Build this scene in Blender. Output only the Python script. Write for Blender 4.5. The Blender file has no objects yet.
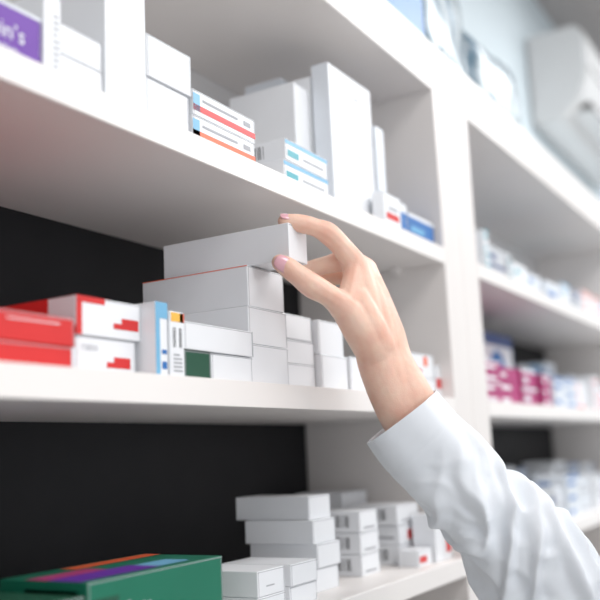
import bpy, bmesh, math, random
from mathutils import Vector, Matrix, noise
random.seed(4)
scene=bpy.context.scene
COL=bpy.context.collection
D=0.4921; DEP=0.26; Z1=1.73; Z2=1.5; Z3=1.2691; ZTL=1.9863; ZTU=2.0688; XL=1.3012; XR=1.4537; TH=0.025

# ------------------------------------------------------------ materials
def mat(name,col,rough=.5,noise_amt=0.03,scale=30,bump=0.0,bscale=200,sss=0,spec=.5,coat=0):
    m=bpy.data.materials.new(name);m.use_nodes=True;nt=m.node_tree
    b=nt.nodes["Principled BSDF"];b.inputs["Roughness"].default_value=rough
    b.inputs["Specular IOR Level"].default_value=spec
    tc=nt.nodes.new("ShaderNodeTexCoord")
    n=nt.nodes.new("ShaderNodeTexNoise");n.inputs["Scale"].default_value=scale;n.inputs["Detail"].default_value=4
    nt.links.new(tc.outputs["Object"],n.inputs["Vector"])
    r=nt.nodes.new("ShaderNodeValToRGB")
    r.color_ramp.elements[0].position=.3;r.color_ramp.elements[1].position=.7
    r.color_ramp.elements[0].color=(*[c*(1-noise_amt) for c in col],1)
    r.color_ramp.elements[1].color=(*[min(1,c*(1+noise_amt)) for c in col],1)
    nt.links.new(n.outputs["Fac"],r.inputs[0]);nt.links.new(r.outputs[0],b.inputs["Base Color"])
    if bump:
        n2=nt.nodes.new("ShaderNodeTexNoise");n2.inputs["Scale"].default_value=bscale;n2.inputs["Detail"].default_value=6
        nt.links.new(tc.outputs["Object"],n2.inputs["Vector"])
        bp=nt.nodes.new("ShaderNodeBump");bp.inputs["Strength"].default_value=bump;bp.inputs["Distance"].default_value=.001
        nt.links.new(n2.outputs["Fac"],bp.inputs["Height"]);nt.links.new(bp.outputs[0],b.inputs["Normal"])
    if sss:
        b.inputs["Subsurface Weight"].default_value=sss
        b.inputs["Subsurface Radius"].default_value=(1,.35,.2);b.inputs["Subsurface Scale"].default_value=.006
    if coat: b.inputs["Coat Weight"].default_value=coat
    return m
M={}
M['shelf']=mat("shelf_laminate",(.80,.765,.745),.42,.012,8)
M['edge']=mat("shelf_edge_band",(.86,.83,.81),.38,.01,8)
M['dark']=mat("dark_back_panel",(.010,.010,.012),.55,.1,20,spec=.25)
M['backlight']=mat("light_back_panel",(.66,.65,.65),.5,.01,10)
M['white']=mat("carton_white",(.82,.84,.87),.45,.01,20)
M['white2']=mat("carton_cool_white",(.72,.76,.81),.45,.01,20)
M['grey']=mat("carton_grey_board",(.52,.54,.57),.7,.02,20)
M['line']=mat("carton_fold_line",(.42,.43,.46),.7)
M['red']=mat("print_red",(.66,.03,.03),.4)
M['orange']=mat("print_orange",(.85,.14,.05),.4)
M['yellow']=mat("print_yellow",(.9,.5,.08),.4)
M['blue']=mat("print_blue",(.03,.16,.45),.4)
M['lblue']=mat("print_light_blue",(.18,.45,.68),.4)
M['navy']=mat("print_navy",(.02,.05,.2),.4)
M['teal']=mat("print_teal",(.05,.35,.42),.4)
M['purple']=mat("print_purple",(.14,.03,.36),.4)
M['magenta']=mat("print_magenta",(.42,.05,.18),.4)
M['green']=mat("print_green",(.01,.16,.095),.4)
M['dgreen']=mat("print_dark_green",(.015,.085,.05),.4)
M['black']=mat("print_black",(.03,.03,.035),.5)
M['skin']=mat("skin",(.80,.53,.42),.42,.0,55,.0,700,.22,.4)
nt=M['skin'].node_tree;b=nt.nodes["Principled BSDF"];tc=nt.nodes.new("ShaderNodeTexCoord")
na=nt.nodes.new("ShaderNodeTexNoise");na.inputs["Scale"].default_value=38;na.inputs["Detail"].default_value=5
ra=nt.nodes.new("ShaderNodeValToRGB");ra.color_ramp.elements[0].position=.36;ra.color_ramp.elements[1].position=.66
ra.color_ramp.elements[0].color=(.85,.60,.48,1);ra.color_ramp.elements[1].color=(.79,.47,.365,1)
nt.links.new(tc.outputs["Object"],na.inputs["Vector"]);nt.links.new(na.outputs["Fac"],ra.inputs[0]);nt.links.new(ra.outputs[0],b.inputs["Base Color"])
vo=nt.nodes.new("ShaderNodeTexVoronoi");vo.inputs["Scale"].default_value=900
nb=nt.nodes.new("ShaderNodeTexNoise");nb.inputs["Scale"].default_value=160;nb.inputs["Detail"].default_value=6
ad=nt.nodes.new("ShaderNodeMath");ad.operation='MULTIPLY_ADD';ad.inputs[1].default_value=.35
nt.links.new(tc.outputs["Object"],vo.inputs["Vector"]);nt.links.new(tc.outputs["Object"],nb.inputs["Vector"])
nt.links.new(vo.outputs["Distance"],ad.inputs[0]);nt.links.new(nb.outputs["Fac"],ad.inputs[2])
bp=nt.nodes.new("ShaderNodeBump");bp.inputs["Strength"].default_value=.35;bp.inputs["Distance"].default_value=.0012
nt.links.new(ad.outputs[0],bp.inputs["Height"]);nt.links.new(bp.outputs[0],b.inputs["Normal"])
M['nail']=mat("nail_polish_pink",(.80,.43,.49),.12,.01,20,0,1,.1,.5,.8)
M['coat']=mat("white_coat_cotton",(.80,.84,.89),.85,.012,60,.25,1600,0,.2)
M['wall']=mat("wall_paint",(.66,.74,.78),.7,.01,3)
M['ceil']=mat("ceiling_paint",(.50,.47,.46),.8,.01,3)
M['floor']=mat("floor_tile",(.5,.48,.46),.35,.05,3)
M['plastic']=mat("white_plastic",(.70,.70,.70),.35,.01,5)
M['dplastic']=mat("vent_dark",(.08,.07,.07),.5)
M['trouser']=mat("trouser_cloth",(.05,.07,.12),.9,.05,200)
M['shoe']=mat("white_shoe_leather",(.75,.75,.75),.4)
M['hair']=mat("brown_hair",(.09,.045,.025),.45,.4,120,.5,300)
M['lip']=mat("lips",(.6,.25,.22),.35)
M['eye']=mat("eye_white",(.8,.8,.8),.2)
M['iris']=mat("iris_brown",(.06,.03,.015),.2)

def newobj(name,bm,mats,smooth=False,parent=None):
    me=bpy.data.meshes.new(name);bm.to_mesh(me);bm.free()
    for m in mats: me.materials.append(M[m])
    if smooth:
        for p in me.polygons:p.use_smooth=True
    o=bpy.data.objects.new(name,me);COL.objects.link(o)
    if parent:o.parent=parent
    return o
def empty(name,loc=(0,0,0)):
    e=bpy.data.objects.new(name,None);COL.objects.link(e);e.empty_display_size=.05;e.location=(0,0,0);return e
def addbox(bm,a,b,mi=0,bev=0.0,mtx=None,seg=1):
    r=bmesh.ops.create_cube(bm,size=1)
    vs=r['verts']
    for v in vs: v.co=Vector([(a[i]+b[i])/2+v.co[i]*(b[i]-a[i]) for i in range(3)])
    fs=list({f for v in vs for f in v.link_faces})
    if bev>0:
        es=list({e for v in vs for e in v.link_edges})
        rr=bmesh.ops.bevel(bm,geom=es,offset=bev,segments=seg,affect='EDGES',profile=.5)
        vs=list({v for v in rr['verts']}|{v for v in vs if v.is_valid})
        fs=list({f for v in vs for f in v.link_faces})
    for f in fs:f.material_index=mi
    if mtx is not None:
        for v in vs:v.co=mtx@v.co
    return vs
def simple(name,a,b,m,bev=0,parent=None):
    bm=bmesh.new();addbox(bm,a,b,0,bev);return newobj(name,bm,[m],parent=parent)

# ------------------------------------------------------------ room
YB=D+DEP+.035
simple("floor",(-2.5,-2.5,-.05),(7,YB,0),'floor')
simple("ceiling",(-2.5,-2.5,3.05),(7,YB,3.1),'ceil')
simple("wall_back",(-2.5,YB,0),(7,YB+.1,3.05),'wall')
simple("wall_right",(7,-2.5,0),(7.1,YB+.1,3.05),'wall')

# ------------------------------------------------------------ shelving
unit=empty("pharmacy_shelving_unit")
def part(n,a,b,m,bev=.0012): return simple(n,a,b,m,bev,unit)
bays=[(-.60,XL),(XR,2.78),(2.93,4.3)]
yF=D; yBk=D+DEP
def upright(x0,x1,k):
    m=(x0+x1)/2
    part(f"upright_{k}a",(x0,yF,0.0),(m-.0006,yBk,ZTU),'shelf')
    part(f"upright_{k}b",(m+.0006,yF,0.0),(x1,yBk,ZTU),'shelf')
upright(-.75,-.60,1);upright(XL,XR,2);upright(2.78,2.93,3);upright(4.3,4.45,4)
for k,(a,b) in enumerate(bays):
    for j,z in enumerate((Z1,Z2,Z3,1.0,.7,.4)):
        part(f"shelf_{k}_{j}",(a+.0005,yF+.0012,z-TH),(b-.0005,yBk,z),'shelf')
        part(f"edge_{k}_{j}",(a+.0005,yF-.0005,z-TH),(b-.0005,yF+.001,z),'edge',.0004)
        for xx in ([b-.012] if j<3 else []):
            part(f"shelf_pin_{k}_{j}",(xx-.012,yF+.07,z-TH-.007),(xx+.0115,yF+.082,z-TH),'edge',.001)
    part(f"top_{k}",(a+.0005,yF,ZTL),(b-.0005,yBk,ZTU),'shelf')
    part(f"back_dark_{k}",(a,yBk,.1),(b,yBk+.006,Z1-TH/2),'dark',0)
    part(f"back_light_{k}",(a,yBk,Z1-TH/2),(b,yBk+.006,ZTU),'backlight',0)
    part(f"plinth_{k}",(a+.0005,yF+.02,0),(b-.0005,yF+.04,.1),'shelf')

# ------------------------------------------------------------ cartons
MI=['white','white2','grey','line','red','orange','yellow','blue','lblue','navy','teal','purple','magenta','green','dgreen','black']
IX={k:i for i,k in enumerate(MI)}
def facepos(face,x0,y0,z0,w,d,h):
    if face=='f': return Vector((x0,y0,z0)),Vector((w,0,0)),Vector((0,0,h)),Vector((0,-1,0))
    if face=='s': return Vector((x0,y0+d,z0)),Vector((0,-d,0)),Vector((0,0,h)),Vector((-1,0,0))
    if face=='t': return Vector((x0,y0,z0+h)),Vector((w,0,0)),Vector((0,d,0)),Vector((0,0,1))
    if face=='r': return Vector((x0+w,y0,z0)),Vector((0,d,0)),Vector((0,0,h)),Vector((1,0,0))
def addtext(bm,s,o,u,v,n,u0,v0,hgt,mi):
    cu=bpy.data.curves.new("t",'FONT');cu.body=s;cu.size=hgt;cu.resolution_u=2
    ob=bpy.data.objects.new("t",cu);COL.objects.link(ob)
    dg=bpy.context.evaluated_depsgraph_get();me=bpy.data.meshes.new_from_object(ob.evaluated_get(dg))
    un=u.normalized();vn=v.normalized();base=o+u*u0+v*v0+n*.0004
    vm=[bm.verts.new(base+un*p.co.x+vn*p.co.y) for p in me.vertices]
    for p in me.polygons:
        try:
            f=bm.faces.new([vm[i] for i in p.vertices]);f.material_index=mi
        except ValueError: pass
    bpy.data.objects.remove(ob);bpy.data.meshes.remove(me)
def carton(bm,x0,y0,z0,w,d,h,body='white',prints=(),yaw=0,texts=(),tilt=None,flap=True):
    tmp=bmesh.new()
    addbox(tmp,(x0,y0,z0),(x0+w,y0+d,z0+h),IX[body],min(.0009,h*.04),seg=2)
    def quad(face,u0,v0,u1,v1,mi,off=.0002):
        o,u,v,n=facepos(face,x0,y0,z0,w,d,h)
        vs=[tmp.verts.new(o+u*a+v*b+n*off) for a,b in((u0,v0),(u1,v0),(u1,v1),(u0,v1))]
        tmp.faces.new(vs).material_index=mi
    if flap and min(w,h)>.012:
        e=.0016
        if w>=h:
            quad('f',.0,1-e/h*1.0,1,1-e/h*.6,IX['line']);quad('f',e/w,.03,e/w*1.4,.97,IX['line'])
            quad('f',1-e/w*1.4,.03,1-e/w,.97,IX['line'])
        else:
            quad('f',.03,1-e/h*1.5,.97,1-e/h,IX['line'])
    for (face,u0,v0,u1,v1,m) in prints: quad(face,u0,v0,u1,v1,IX[m],.0003)
    for (face,s,u0,v0,hg,m) in texts:
        o,u,v,n=facepos(face,x0,y0,z0,w,d,h);addtext(tmp,s,o,u,v,n,u0,v0,hg,IX[m])
    c=Vector((x0+w/2,y0,z0))
    R=Matrix.Translation(c)@Matrix.Rotation(math.radians(yaw),4,'Z')
    if tilt: R=R@Matrix.Rotation(math.radians(tilt[0]),4,'X')@Matrix.Rotation(math.radians(tilt[1]),4,'Y')
    R=R@Matrix.Translation(-c)
    for v in tmp.verts:v.co=R@v.co
    me=bpy.data.meshes.new("x");tmp.to_mesh(me);tmp.free();bm.from_mesh(me);bpy.data.meshes.remove(me)
def stack(name,items):
    bm=bmesh.new()
    for it in items: carton(bm,**it)
    return newobj(name,bm,MI)
def B(x0,y0,z0,w,d,h,**k): return dict(x0=x0,y0=y0,z0=z0,w=w,d=d,h=h,**k)
def barcode(face,u0,v0,u1,v1,n=14):
    r=[];s=(u1-u0)/n
    for i in range(n):
        if random.random()<.7: r.append((face,u0+i*s,v0,u0+i*s+s*random.uniform(.3,.7),v1,'black'))
    return r
def lines(face,u0,v0,u1,v1,n,m='line',fill=.5):
    r=[];s=(v1-v0)/n
    for i in range(n): r.append((face,u0,v0+i*s,u0+(u1-u0)*random.uniform(.6,1),v0+i*s+s*fill,m))
    return r

# row 2 (Z2)
stack("red_medicine_box_stack",[
 B(.30,D+.02,Z2,.230,.13,.0185,body='red',prints=[('f',.985,0,1,1,'white2')],yaw=.4),
 B(.30,D+.02,Z2+.0188,.229,.13,.0225,body='red',prints=[('f',.7,.72,.93,.76,'white')],yaw=-.2)])
pr=[('s',0,0,1,.22,'red'),('s',.0,.22,.75,1,'red'),('f',.55,.25,.95,.40,'red'),('f',.68,.4,.95,.55,'red'),('f',.0,.84,.42,1,'red'),('f',0,.0,.08,.9,'red'),('t',0,0,.5,1,'red')]
stack("red_white_medicine_box_stack",[
 B(.540,D+.03,Z2,.074,.125,.031,prints=[('f',.5,.2,.9,.35,'red'),('f',.62,.35,.9,.5,'red'),('s',0,0,1,1,'red')],texts=[('f','ratio',.1,.62,.010,'line')],yaw=0),
 B(.540,D+.028,Z2+.0313,.079,.125,.032,prints=pr,yaw=-.6)])
stack("blue_white_medicine_box",[B(.6195,D+.012,Z2,.0165,.11,.0655,prints=[('f',.0,.78,1,1,'lblue'),('f',0,0,.35,.78,'lblue'),('f',.5,.1,.9,.2,'blue'),('f',.5,.3,.9,.36,'blue')])])
stack("yellow_white_medicine_box",[B(.637,D+.010,Z2,.0205,.11,.059,prints=[('f',.08,.84,.92,.98,'yellow'),('f',.7,.84,1,.98,'orange')]+barcode('f',.2,.45,.85,.75,9)+lines('f',.2,.08,.85,.38,5))])
stack("green_medicine_box",[B(.659,D+.012,Z2,.041,.12,.026,body='dgreen')])
stack("white_medicine_box_stack",[
 B(.7010,D+.012,Z2,.0705,.115,.0258),
 B(.657,D+.010,Z2+.0264,.114,.12,.0255,yaw=.3,prints=[('f',.985,0,1,1,'grey')]),
 B(.7735,D+.016,Z2,.0755,.115,.041,prints=[]),
 B(.7725,D+.016,Z2+.0413,.0765,.13,.0385,yaw=.5),
 B(.7745,D+.016,Z2+.0801,.070,.14,.0425,yaw=-.5,prints=[('s',0,.98,1,1,'orange')]),
 ])
stack("small_white_medicine_box_stack",[
 B(.866,D+.030,Z2,.066,.11,.0285),B(.864,D+.030,Z2+.0288,.068,.11,.0265),B(.860,D+.03,Z2+.0556,.068,.11,.029,prints=[('f',0,0,1,.06,'grey')]),
 B(.934,D+.022,Z2,.066,.11,.042),B(.934,D+.024,Z2+.0423,.062,.11,.041),
 B(1.003,D+.02,Z2,.08,.11,.044)])
stack("red_striped_medicine_box_stack",[
 B(1.17,D+.02,Z2,.11,.1,.0285,prints=[('f',0,.1,1,.3,'red')]),
 B(1.18,D+.02,Z2+.0288,.095,.1,.034,prints=[('f',.6,.5,.75,.9,'orange'),('f',.1,.2,.5,.35,'red')]),
 B(1.282,D+.02,Z2,.018,.1,.05,prints=[('f',0,.3,1,.6,'red')])])
bmh=bmesh.new()
carton(bmh,.783,.462,1.6235,.037,.162,.0385,yaw=0)
hb=newobj("medicine_box",bmh,MI)

# row 1 (Z1)
stack("purple_medicine_box",[B(.36,D+.01,Z1,.124,.08,.043,body='purple',prints=[('t',0,0,1,1,'white'),('f',0,.93,1,1,'white2')],texts=[('f','apin\u2019s',.52,.34,.019,'white'),('f','20 tablets',.56,.1,.008,'white')])])
stack("printed_white_medicine_box",[B(.4845,D+.008,Z1,.0185,.10,.068,prints=lines('f',.55,.1,.9,.8,9,'line',.35))])
stack("white_medicine_box_stack",[B(.5045,D+.012,Z1,.051,.09,.0245),B(.5045,D+.012,Z1+.0248,.051,.09,.026,yaw=.6)])
stack("tall_white_medicine_box",[B(.5570,D+.010,Z1,.0535,.06,.15)])
stack("white_medicine_box_stack",[B(.612,D+.012,Z1,.064,.09,.042),B(.612,D+.010,Z1+.0423,.066,.09,.041,yaw=-.4)])
st=[('f',0,.18,1,.42,'orange'),('f',0,.18,.10,.85,'lblue'),('f',.8,.55,.92,.75,'line'),('f',.14,.62,.7,.72,'line')]
stack("striped_medicine_box_stack",[B(.679,D+.01,Z1,.109,.08,.026,prints=st),B(.680,D+.01,Z1+.0263,.11,.08,.026,prints=[(a,b,c,d,e,'red' if m=='orange' else m) for a,b,c,d,e,m in st],yaw=.3)])
s2=[('f',.0,.75,1,.92,'lblue'),('f',.05,.2,.3,.5,'teal'),('f',.4,.3,.9,.4,'line')]+barcode('s',.1,.2,.5,.8,12)
stack("light_blue_medicine_box_stack",[B(.847,D+.01,Z1,.104,.055,.0255,prints=s2),B(.851,D+.01,Z1+.0258,.10,.055,.0255,prints=s2,yaw=.5)])
stack("large_white_medicine_box_cluster",[
 B(1.027,D+.115,Z1,.072,.06,.211,body='white2'),
 B(.965,D+.060,Z1,.037,.10,.17),
 B(1.005,D+.03,Z1,.124,.025,.203,prints=[('s',0,0,1,1,'white2')]+lines('f',.55,.45,.9,.6,3,'line',.2),texts=[('f','MED',.55,.84,.010,'line')]),
 B(1.005,D+.058,Z1,.124,.025,.190),
 B(1.1305,D+.025,Z1,.026,.05,.152,body='white2')])
stack("red_white_medicine_box",[B(1.1000,D+.006,Z1,.0580,.017,.046,prints=[('f',.15,.2,.85,.4,'red'),('f',.3,.5,.8,.6,'line')]),B(1.163,D+.012,Z1,.030,.08,.046,prints=[('f',.1,.1,.9,.7,'blue')])])
stack("blue_medicine_box",[B(1.196,D+.012,Z1,.098,.08,.037,body='blue',prints=[('f',.1,.3,.6,.5,'lblue'),('f',0,.86,1,1,'white')])])

# row 3 (Z3)
stack("large_green_medicine_box",[B(.542,D+.02,Z3,.178,.096,.069,body='green',prints=[('s',0,0,1,.9,'green'),('s',.3,.55,.9,.9,'magenta'),('t',0,.08,.55,.45,'purple'),('t',0,.45,.4,.7,'magenta'),('t',.55,.1,.8,.4,'lblue'),('t',.35,.75,1,.95,'orange'),('f',.04,.1,.2,.8,'dgreen')],texts=[('f','30 caps',.62,.35,.013,'white'),('f','forte',.25,.55,.016,'white')]),
 B(.36,D+.02,Z3,.178,.096,.06,body='dgreen',prints=[('t',0,.1,.7,.5,'purple')])])
stack("white_medicine_box_stack",[
 B(.7635,D+.01,Z3,.05,.082,.024,yaw=0),B(.7635,D+.01,Z3+.0243,.05,.082,.0245,prints=[('f',.3,.35,.6,.4,'line')]),
 B(.855,D+.03,Z3,.058,.09,.021),B(.855,D+.028,Z3+.0213,.058,.088,.0225,yaw=.6),
 B(.7635+.0,D+.10,Z3,.05,.09,.05)])
stack("white_medicine_box_stack",[
 B(.948,D+.052,Z3,.058,.096,.027),B(.953,D+.05,Z3+.0272,.056,.094,.027,yaw=-.7),B(.949,D+.053,Z3+.0545,.056,.094,.027,yaw=.8),B(.955,D+.06,Z3+.0817,.052,.105,.0275,yaw=-1.2)])
bc=[('f',.2,.15,.8,.25,'line')]+barcode('s',.45,.25,.8,.8,12)
stack("barcoded_medicine_box_stack",[
 B(1.084,D+.06,Z3+i*.0275,.054,.07,.027,prints=bc,yaw=random.uniform(-1,1)) for i in range(3)])
pr3=[('s',.3,.3,.9,.45,'line'),('f',.4,.2,.8,.7,'red')]
stack("white_medicine_box_stack",[
 B(1.201,D+.06,Z3,.076,.08,.0265,prints=bc),B(1.203,D+.06,Z3+.027,.074,.078,.0265,prints=pr3,yaw=.4),B(1.200,D+.06,Z3+.0542,.076,.08,.0275,prints=bc),B(1.21,D+.15,Z3,.08,.08,.10)])
stack("small_red_white_medicine_box_stack",[
 B(1.185,D+.025,Z3,.05,.03,.022,prints=[('f',.1,.2,.6,.6,'red')]),B(1.238,D+.02,Z3,.03,.035,.066,prints=[('f',.0,.8,1,1,'red')]),
 B(1.27,D+.02,Z3,.03,.035,.05,prints=[('f',.2,.2,.8,.6,'red')])])

# right bays, filled with stacks
def fill(name,x0,x1,z,hmin,hmax,pal,yo=.02,deep=.07,wmin=.06,wmax=.12,bh=(.02,.035),seed=1):
    rr=random.Random(seed);x=x0;items=[]
    while x<x1-.02:
        w=min(rr.uniform(wmin,wmax),x1-x);zz=z;H=rr.uniform(hmin,hmax);body,stripe=rr.choice(pal);y=D+yo+rr.uniform(0,.015)
        n=max(1,round(H/rr.uniform(*bh)));h=H/n
        for q in range(n):
            items.append(B(x+rr.uniform(0,.003),y,zz,w-.006,deep,h-.0003,body=body,prints=[('f',.1,.25,rr.uniform(.4,.8),.55,stripe),('f',0,.82,1,1,rr.choice([body,stripe])),('s',.1,.2,.5,.6,stripe)],yaw=rr.uniform(-.6,.6),flap=False))
            zz+=h
        x+=w+rr.choice([.001,.002,.02])
    return stack(name,items)
W=('white','lblue');W2=('white','teal');W3=('white2','blue');W4=('white','line');W5=('white','orange');GR=('grey','navy')
fill("medicine_box_row",1.503,1.60,Z1,.085,.092,[W2],wmin=.045,wmax=.05,bh=(.02,.028),seed=3)
fill("medicine_box_row",1.62,1.74,Z1,.065,.07,[W2,W3,GR],seed=5)
fill("medicine_box_row",1.76,2.3,Z1,.045,.062,[W2,W3,GR,W],seed=5)
fill("medicine_box_row",2.32,2.75,Z1,.05,.08,[W4,W5,W3],seed=6)
fill("medicine_box_row",1.66,2.72,Z1,.08,.125,[W3,('navy','white'),GR,W,('teal','white'),('navy','lblue')],yo=.13,deep=.08,seed=7)
fill("magenta_medicine_box_row",1.50,1.93,Z2,.060,.075,[('magenta','white'),('magenta','white2'),('magenta','navy')],wmin=.09,wmax=.16,seed=8)
fill("medicine_box_row",1.95,2.75,Z2,.05,.09,[W4,W3,('white','red'),W,GR],seed=9)
fill("medicine_box_row",1.56,1.72,Z2,.10,.12,[W4],yo=.13,deep=.08,seed=11)
fill("medicine_box_row",2.1,2.72,Z2,.09,.13,[W3,GR,('navy','lblue')],yo=.13,deep=.08,seed=11)
bm=bmesh.new();carton(bm,1.76,D+.115,Z2,.22,.06,.160,body='navy',prints=[('f',.03,.03,.97,.84,'white'),('s',0,.05,1,.8,'white')],flap=False)
c0=Vector((1.87,D+.1144,Z2+.07));cv=[bm.verts.new(c0+Vector((math.cos(t)*.055,0,math.sin(t)*.055))) for t in [i*math.pi/16 for i in range(32)]]
bm.faces.new(cv).material_index=IX['blue'];newobj("round_logo_medicine_box",bm,MI)
fill("medicine_box_row",1.49,2.75,Z3,.06,.09,[W4,('white','line'),W3,('white2','line'),GR],seed=12)
fill("medicine_box_row",1.5,2.72,Z3,.09,.12,[W4,W3],yo=.13,deep=.08,seed=13)
for i,z in enumerate((Z1,Z2,Z3)):
    fill("medicine_box_row",2.95,4.25,z,.06,.13,[W4,W3,W5,W],seed=20+i)

# ------------------------------------------------------------ things on top of unit + AC
def pillow(name,c,s,m,yaw=0,prints=None):
    bm=bmesh.new();bmesh.ops.create_cube(bm,size=2);bmesh.ops.subdivide_edges(bm,edges=bm.edges[:],cuts=8,use_grid_fill=True)
    for v in bm.verts:
        p=v.co.copy()
        bul=(1-p.x**4)*(1-p.z**4)
        v.co=Vector((p.x*s[0],p.y*s[1]*(.35+.65*bul),p.z*s[2]))
        v.co+=Vector((0,1,0))*noise.noise(p*2.2+Vector(c))*.01
        v.co.rotate(Matrix.Rotation(math.radians(yaw),3,'Z'));v.co+=Vector(c)
    o=newobj(name,bm,[],True);o.data.materials.append(m);return o
mm=bpy.data.materials.new("printed_film");mm.use_nodes=True;nt=mm.node_tree;bb=nt.nodes["Principled BSDF"];bb.inputs["Roughness"].default_value=.25
wv=nt.nodes.new("ShaderNodeTexWave");wv.inputs["Scale"].default_value=5;wv.inputs["Distortion"].default_value=7;wv.inputs["Detail"].default_value=2
rp=nt.nodes.new("ShaderNodeValToRGB");rp.color_ramp.elements[0].color=(.08,.16,.23,1);rp.color_ramp.elements[1].color=(.5,.58,.62,1);e=rp.color_ramp.elements.new(.5);e.color=(.24,.29,.32,1)
tc=nt.nodes.new("ShaderNodeTexCoord");nt.links.new(tc.outputs["Object"],wv.inputs["Vector"]);nt.links.new(wv.outputs["Fac"],rp.inputs[0]);nt.links.new(rp.outputs[0],bb.inputs["Base Color"])
pillow("wrapped_package",(1.50,D+.08,ZTU+.12),(.16,.05,.12),mm,4)
pillow("wrapped_package",(1.85,D+.09,ZTU+.10),(.15,.05,.10),mm,-3)
stack("blue_storage_box",[B(1.12,D+.01,ZTU,.19,.12,.14,body='blue',prints=[('f',.1,.5,.9,.6,'white')])])
ac=empty("air_conditioner")
def acbody(x0,x1,z0,z1):
    bm=bmesh.new();prof=[(0,0),(-.10,-.0),(-.17,.06),(-.20,.14),(-.20,.26),(-.17,.30),(0,.30)]
    y0=YB-.004
    L=[bm.verts.new((x0,y0+p[0],z0+p[1]*(z1-z0)/.3)) for p in prof];R_=[bm.verts.new((x1,y0+p[0],z0+p[1]*(z1-z0)/.3)) for p in prof]
    n=len(prof)
    for i in range(n):
        bm.faces.new((L[i],L[(i+1)%n],R_[(i+1)%n],R_[i]))
    bm.faces.new(L[::-1]);bm.faces.new(R_)
    bmesh.ops.bevel(bm,geom=bm.edges[:],offset=.008,segments=3,affect='EDGES')
    return newobj("housing",bm,['plastic'],parent=ac)
acbody(3.0,3.95,2.50,2.82)
simple("vent_slot",(3.06,YB-.19,2.545),(3.89,YB-.12,2.56),'dplastic',.002,ac)
simple("louvre",(3.06,YB-.195,2.527),(3.89,YB-.13,2.533),'plastic',.001,ac)
simple("panel_seam",(3.01,YB-.207,2.66),(3.94,YB-.203,2.665),'dplastic',0,ac)

# ------------------------------------------------------------ arm + hand
A_=Vector((.5060,-.8614,-.0446));B_=Vector((-.1207,-.1219,.9852));C_=Vector((.8541,.4931,.1656));O_=Vector((.8259,.4768,1.5883))
def H(a,b,c): return O_+(A_*a+B_*b+C_*c)*.001
person=empty("pharmacist")
def catmull(P,n):
    out=[];Q=[P[0]]+P+[P[-1]]
    for i in range(1,len(Q)-2):
        p0,p1,p2,p3=[Vector(q) for q in Q[i-1:i+3]]
        for k in range(n):
            t=k/n;out.append(.5*((2*p1)+(p2-p0)*t+(2*p0-5*p1+4*p2-p3)*t*t+(3*p1-p0-3*p2+p3)*t**3))
    out.append(Vector(Q[-1]));return out
bm=bmesh.new()
def chain(P,n=12):
    for q in catmull([Vector(p) for p in P],n):
        bmesh.ops.create_icosphere(bm,subdivisions=3 if q[3]>14 else 2,radius=q[3]*.001,matrix=Matrix.Translation(H(q[0],q[1],q[2])))
index=[(58,38,0,14),(44,56,-3,11.8),(29.3,70,-7,12.2),(17,75.5,-12,10),(4.2,78.8,-16,10.3),(-8,81,-19,8.8),(-16,81.6,-20,7.6)]
middle=[(69,33,16,14),(56,40,17,11.4),(42,41,18,11.4),(31,38.5,18,10.2),(19.3,35.5,19,10),(8,33,19,8.8),(0,31,19,7.8)]
ring=[(78,17,32,13.5),(66,25,38,11),(55,28,42,10.6),(42,26,40,9.6),(30.7,23,38,9.2),(20,20,34,8.4),(13,18,30,7.6)]
little=[(84,-2,46,12),(74,5,52,9.8),(64.6,8,56,9.4),(54,8,54,8.4),(44,6,52,8.2),(36,3,49,7.6),(30,0,46,6.8)]
thumb=[(78,-54,-8,20),(62,-30,-20,18.5),(46.2,-9,-29,15.3),(29,5,-36,12.2),(12.2,14.5,-42,13.2),(-2,25,-44,11.4),(-12,32.5,-44,11),(-20.5,38,-42.5,8.8)]
for c in (index,middle,ring,little,thumb): chain(c,8)
metas=[[(58,38,0,14),(64,10,-4,17.5),(74,-30,-5,20),(83,-68,-3,22),(103,-112,-1,24.5),(126,-150,-5,25)],
[(69,33,16,14),(77,4,12,17.5),(87,-30,8,20),(95,-68,5,21),(112,-108,3,25.5),(133,-150,0,25)],
[(78,17,32,13.5),(86,-8,28,16),(95,-36,20,18),(103,-67,9,18.5),(119,-105,3,23.5),(139,-147,0,24)],
[(84,-2,46,12),(90,-22,38,15),(98,-44,26,16.5),(103,-67,14,16.5),(117,-106,8,21),(137,-148,4,22)]]
for c in metas: chain(c,12)
for u_,v_ in zip(metas[:-1],metas[1:]):
    chain([tuple((p+q)/2+(0 if i<3 else .7*min(1,k)) for i,(p,q) in enumerate(zip(a,b))) for k,(a,b) in enumerate(zip(u_,v_))],12)
chain([(58,2,-14,16),(66,-20,-16,19),(80,-46,-8,20)],8)
chain([(58,30,-6,12),(54,14,-16,13),(50,0,-24,14)],8)
chain([(72,18,10,17),(80,-10,12,19),(80,0,30,14)],6)
hand=newobj("hand",bm,['skin'],True,person)
rm=hand.modifiers.new("r",'REMESH');rm.mode='VOXEL';rm.voxel_size=.0013;rm.use_smooth_shade=True
sm=hand.modifiers.new("s",'SMOOTH');sm.factor=.5;sm.iterations=12

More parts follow.
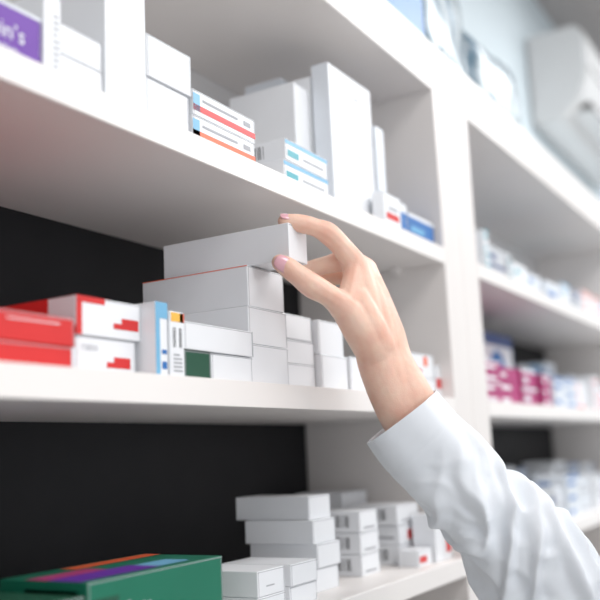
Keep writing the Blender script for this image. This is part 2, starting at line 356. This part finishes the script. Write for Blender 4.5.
def nail(name,cen,dirv,nor,wid,ln,rad):
    d=dirv.normalized();n=(nor-d*nor.dot(d)).normalized();s=d.cross(n)
    bm=bmesh.new();N=14;Mx=10;grid=[]
    for i in range(N+1):
        row=[]
        u=-1+2*i/N
        for j in range(Mx+1):
            v=-1+2*j/Mx
            ws=math.sqrt(max(0,1-abs(u)**3.2)) if u>0 else (1-.25*abs(u)**3)
            x=v*wid/2*max(ws,.12)
            ang=x/rad
            p=cen+d*(u*ln/2)+s*(math.sin(ang)*rad)+n*((math.cos(ang)-1)*rad-.0014*max(0,u)**2)
            row.append(bm.verts.new(p))
        grid.append(row)
    for i in range(N):
        for j in range(Mx): bm.faces.new((grid[i][j],grid[i][j+1],grid[i+1][j+1],grid[i+1][j]))
    o=newobj(name,bm,['nail'],True,person)
    so=o.modifiers.new("so",'SOLIDIFY');so.thickness=.0009;so.offset=0
    return o
tdir=(H(-20,37.5,-42.5)-H(-2,25,-44))
nn=(C_*-1+B_*.2+A_*-.1)
nail("thumb_nail",H(-15.5,34.4,-43.5)+nn.normalized()*.0100,tdir,nn,.0165,.0195,.0105)
idir=H(-16,82,-20)-H(-4,80.5,-18)
ni=B_*.8-C_*.55-A_*.2
nail("index_nail",H(-12,81.5,-19.5)+ni.normalized()*.0077,idir,ni,.0118,.0138,.0084)

# sleeve
def loft(name,stations,nseg,sub,fold=1.0,inner=True,matn='coat'):
    P=[Vector((*s[0],)) for s in stations]
    cs=catmull([Vector((p.x,p.y,p.z,s[1])) for p,s in zip(P,stations)],sub);rs=catmull([Vector((s[2],0,0,0)) for s in stations],sub)
    n=len(cs);bm=bmesh.new();rings=[];arc=0
    for i in range(n):
        c=Vector(cs[i][:3]);a=Vector(cs[max(0,i-1)][:3]);b=Vector(cs[min(n-1,i+1)][:3]);t=(b-a).normalized()
        if i: arc+=(c-Vector(cs[i-1][:3])).length
        w=C_-t*C_.dot(t)
        if w.length<.2: w=B_-t*B_.dot(t)
        w.normalize();s=t.cross(w)
        ring=[]
        for k in range(nseg):
            th=2*math.pi*k/nseg
            dvec=s*math.cos(th)*cs[i][3]+w*math.sin(th)*rs[i][0]
            p=c+dvec
            amp=min(1,max(0,(arc-.045)/.07))
            f=noise.noise(Vector((math.cos(th)*1.3+arc*9,math.sin(th)*1.3+arc*5,arc*14)))*.010*amp
            q1=noise.noise(Vector((math.cos(th)*.8+3,math.sin(th)*.8+arc*6,arc*24+math.cos(th-.6)*1.6)))
            f+=(.25-min(.5,abs(q1)*1.6))*.022*amp
            q2=noise.noise(Vector((math.cos(th+1)*1.6,math.sin(th+1)*1.6+8,arc*40+math.sin(th)*2.2)))
            f+=(.2-min(.4,abs(q2)))*.010*amp
            f+=noise.noise(Vector((math.cos(th)*2,math.sin(th)*2,arc*6+3)))*.004
            f-=.0013*math.exp(-((arc-.036)/.0012)**2)
            p+=dvec.normalized()*f*fold
            ring.append(bm.verts.new(p))
        rings.append(ring)
    if inner:
        inn=[]
        for dz,sc in ((0.000,.975),(.012,.95),(.05,.92)):
            r0=rings[0];cen=sum((v.co for v in r0),Vector())/nseg
            t=(Vector(cs[1][:3])-Vector(cs[0][:3])).normalized()
            inn.append([bm.verts.new(cen+(v.co-cen)*sc+t*dz) for v in r0])
        rings=[inn[2],inn[1],inn[0]]+rings
    for i in range(len(rings)-1):
        for k in range(nseg):
            bm.faces.new((rings[i][k],rings[i][(k+1)%nseg],rings[i+1][(k+1)%nseg],rings[i+1][k]))
    bmesh.ops.recalc_face_normals(bm,faces=bm.faces[:])
    o=newobj(name,bm,[matn],True,person)
    sb=o.modifiers.new("s",'SUBSURF');sb.levels=1;sb.render_levels=1
    return o
sh=Vector((1.17,-.04,1.36))
el=H(322,-368,-45)
loft("coat_sleeve",[(H(107,-123,-1),.046,.038),(H(124,-145,-4),.048,.041),(H(147,-170,-8),.049,.044),(H(172,-198,-13),.051,.047),(H(197,-227,-18),.053,.049),(H(224,-256,-24),.057,.052),(H(250,-284,-30),.060,.055),(H(290,-330,-38),.064,.058),(el,.066,.062),(el*.7+sh*.3+Vector((0,0,-.01)),.066,.066),(el*.35+sh*.65,.07,.07),(sh,.072,.075)],96,14)

# rest of the standing figure (outside the photograph's frame)
BX,BY=1.00,-.07
def body(name,st,m,nseg=48,cap=True,wr=0):
    bm=bmesh.new();rings=[]
    S=catmull([Vector((s[0],s[1],s[2],s[3])) for s in st],8);S2=catmull([Vector((s[4],0,0,0)) for s in st],8)
    for s,s2 in zip(S,S2):
        rings.append([bm.verts.new((s[0]+math.cos(t)*s[3]*(1+wr*noise.noise(Vector((math.cos(t)*2,math.sin(t)*2,s[2]*2)))),s[1]+math.sin(t)*s2[0]*(1+wr*noise.noise(Vector((math.cos(t)*2,math.sin(t)*2+5,s[2]*2)))),s[2])) for t in [2*math.pi*k/nseg for k in range(nseg)]])
    for i in range(len(rings)-1):
        for k in range(nseg): bm.faces.new((rings[i][k],rings[i][(k+1)%nseg],rings[i+1][(k+1)%nseg],rings[i+1][k]))
    if cap: bm.faces.new(rings[0][::-1]);bm.faces.new(rings[-1])
    return newobj(name,bm,[m],True,person)
body("coat_body",[(BX,BY,.60,.25,.18),(BX,BY,.85,.215,.165),(BX,BY,1.02,.175,.125),(BX,BY+.01,1.2,.185,.14),(BX,BY,1.32,.19,.115),(BX,BY-.01,1.39,.14,.08),(BX,BY-.01,1.415,.07,.06)],'coat',wr=.12)
body("neck",[(BX,BY-.01,1.38,.055,.055),(BX,BY,1.44,.05,.052),(BX,BY+.01,1.48,.05,.055)],'skin')
for sx,nm in ((-1,"left"),(1,"right")):
    body(f"trouser_leg_{nm}",[(BX+sx*.09,BY,.09,.055,.06),(BX+sx*.09,BY,.45,.065,.07),(BX+sx*.09,BY,.75,.085,.09),(BX+sx*.08,BY,.88,.09,.1)],'trouser',32,wr=.1)
    bm=bmesh.new();bmesh.ops.create_uvsphere(bm,u_segments=24,v_segments=16,radius=1)
    for v in bm.verts:
        y=v.co.y;v.co=Vector((BX+sx*.09+v.co.x*.045*(1 if y<.2 else 1.05),BY+.05+y*.13,max(0,.045+v.co.z*(.05 if y<.1 else .05*(1-.45*y)))))
    newobj(f"shoe_{nm}",bm,['shoe'],True,person)
body("coat_sleeve_left",[(BX-.235,BY+.05,.86,.045,.05),(BX-.235,BY+.0,1.05,.052,.055),(BX-.21,BY-.01,1.22,.058,.06),(BX-.165,BY-.01,1.33,.065,.065),(BX-.12,BY-.01,1.37,.05,.05)],'coat',40,wr=.15)
bm=bmesh.new()
def ch2(P):
    for q in catmull([Vector(p) for p in P],6):
        bmesh.ops.create_icosphere(bm,subdivisions=2,radius=q[3],matrix=Matrix.Translation(Vector(q[:3])))
hx,hy=BX-.235,BY+.06
for k,(dy,l) in enumerate(((.030,.165),(.010,.175),(-.010,.168),(-.028,.15))):
    ch2([(hx,hy+dy*.3,.88,.02),(hx-.005,hy+dy,.80,.013),(hx+.004,hy+dy*1.05,.88-l*.75,.0095),(hx+.014,hy+dy*1.05,.88-l-.005,.0075)])
ch2([(hx+.005,hy+.015,.85,.018),(hx+.015,hy+.045,.81,.013),(hx+.02,hy+.055,.775,.010),(hx+.022,hy+.055,.75,.009)])
o=newobj("hand_left",bm,['skin'],True,person);r_=o.modifiers.new("r",'REMESH');r_.mode='VOXEL';r_.voxel_size=.003;s_=o.modifiers.new("s",'SMOOTH');s_.iterations=5
bm=bmesh.new();HC=Vector((BX-.005,BY+.025,1.56))
def el_(c,r,sub=3):
    bmesh.ops.create_icosphere(bm,subdivisions=sub,radius=1,matrix=Matrix.Translation(HC+Vector(c))@Matrix.Diagonal((*r,1)))
el_((0,0,.025),(.074,.092,.082));el_((0,.03,-.03),(.058,.062,.07));el_((0,.055,-.075),(.028,.03,.025))
el_((0,.098,-.012),(.011,.016,.022));el_((0,.106,-.022),(.013,.014,.011));el_((0,.088,-.05),(.024,.014,.012))
for s in (-1,1): el_((s*.076,-.005,-.005),(.010,.018,.03));el_((s*.035,.065,-.02),(.024,.025,.025));el_((s*.03,.08,.02),(.02,.012,.008))
o=newobj("head",bm,['skin'],True,person);r_=o.modifiers.new("r",'REMESH');r_.mode='VOXEL';r_.voxel_size=.004;s_=o.modifiers.new("s",'SMOOTH');s_.iterations=6
bm=bmesh.new()
for s in (-1,1): el_((s*.031,.078,.005),(.014,.012,.008))
newobj("eyes",bm,['eye'],True,person)
bm=bmesh.new()
for s in (-1,1): el_((s*.031,.087,.005),(.0055,.004,.0055))
newobj("irises",bm,['iris'],True,person)
bm=bmesh.new();el_((0,.101,-.046),(.019,.006,.0035));el_((0,.100,-.053),(.017,.006,.004));newobj("lips",bm,['lip'],True,person)
bm=bmesh.new();el_((0,-.018,.045),(.083,.09,.082));el_((0,-.05,-.03),(.07,.055,.09));el_((0,-.085,-.09),(.03,.03,.10))
for s in (-1,1): el_((s*.062,.03,.055),(.025,.05,.045));el_((s*.03,-.0,.09),(.045,.08,.03))
o=newobj("hair",bm,['hair'],True,person);r_=o.modifiers.new("r",'REMESH');r_.mode='VOXEL';r_.voxel_size=.004;s_=o.modifiers.new("s",'SMOOTH');s_.iterations=6

# ------------------------------------------------------------ lights
def area(name,loc,size,sy,en,col=(1,1,1),rot=(0,0,0)):
    l=bpy.data.lights.new(name,'AREA');l.shape='RECTANGLE';l.size=size;l.size_y=sy;l.energy=en;l.color=col
    o=bpy.data.objects.new(name,l);o.location=loc;o.rotation_euler=rot;COL.objects.link(o);return o
area("ceiling_light",(1.0,-.9,3.0),2.4,1.0,44,(1,.98,.96))
area("ceiling_light",(3.4,-.6,3.0),1.8,1.0,62,(.95,.98,1))
area("window_light",(-.8,-2.3,1.7),3.0,2.2,25,(.96,.98,1),(math.radians(90),0,math.radians(-12)))
w=bpy.data.worlds.new("w");scene.world=w;w.use_nodes=True
w.node_tree.nodes["Background"].inputs[0].default_value=(.95,.97,1,1);w.node_tree.nodes["Background"].inputs[1].default_value=.72
scene.view_settings.view_transform='Standard'

# ------------------------------------------------------------ camera
cam=bpy.data.cameras.new("camera");co=bpy.data.objects.new("camera",cam);COL.objects.link(co)
cam.sensor_width=36;cam.lens=914.76*36/600;cam.clip_start=.01
co.matrix_world=Matrix([[A_.x,B_.x,-C_.x,0],[A_.y,B_.y,-C_.y,0],[A_.z,B_.z,-C_.z,1.4282],[0,0,0,1]])
cam.dof.use_dof=True;cam.dof.focus_distance=.93;cam.dof.aperture_fstop=3.0
scene.camera=co
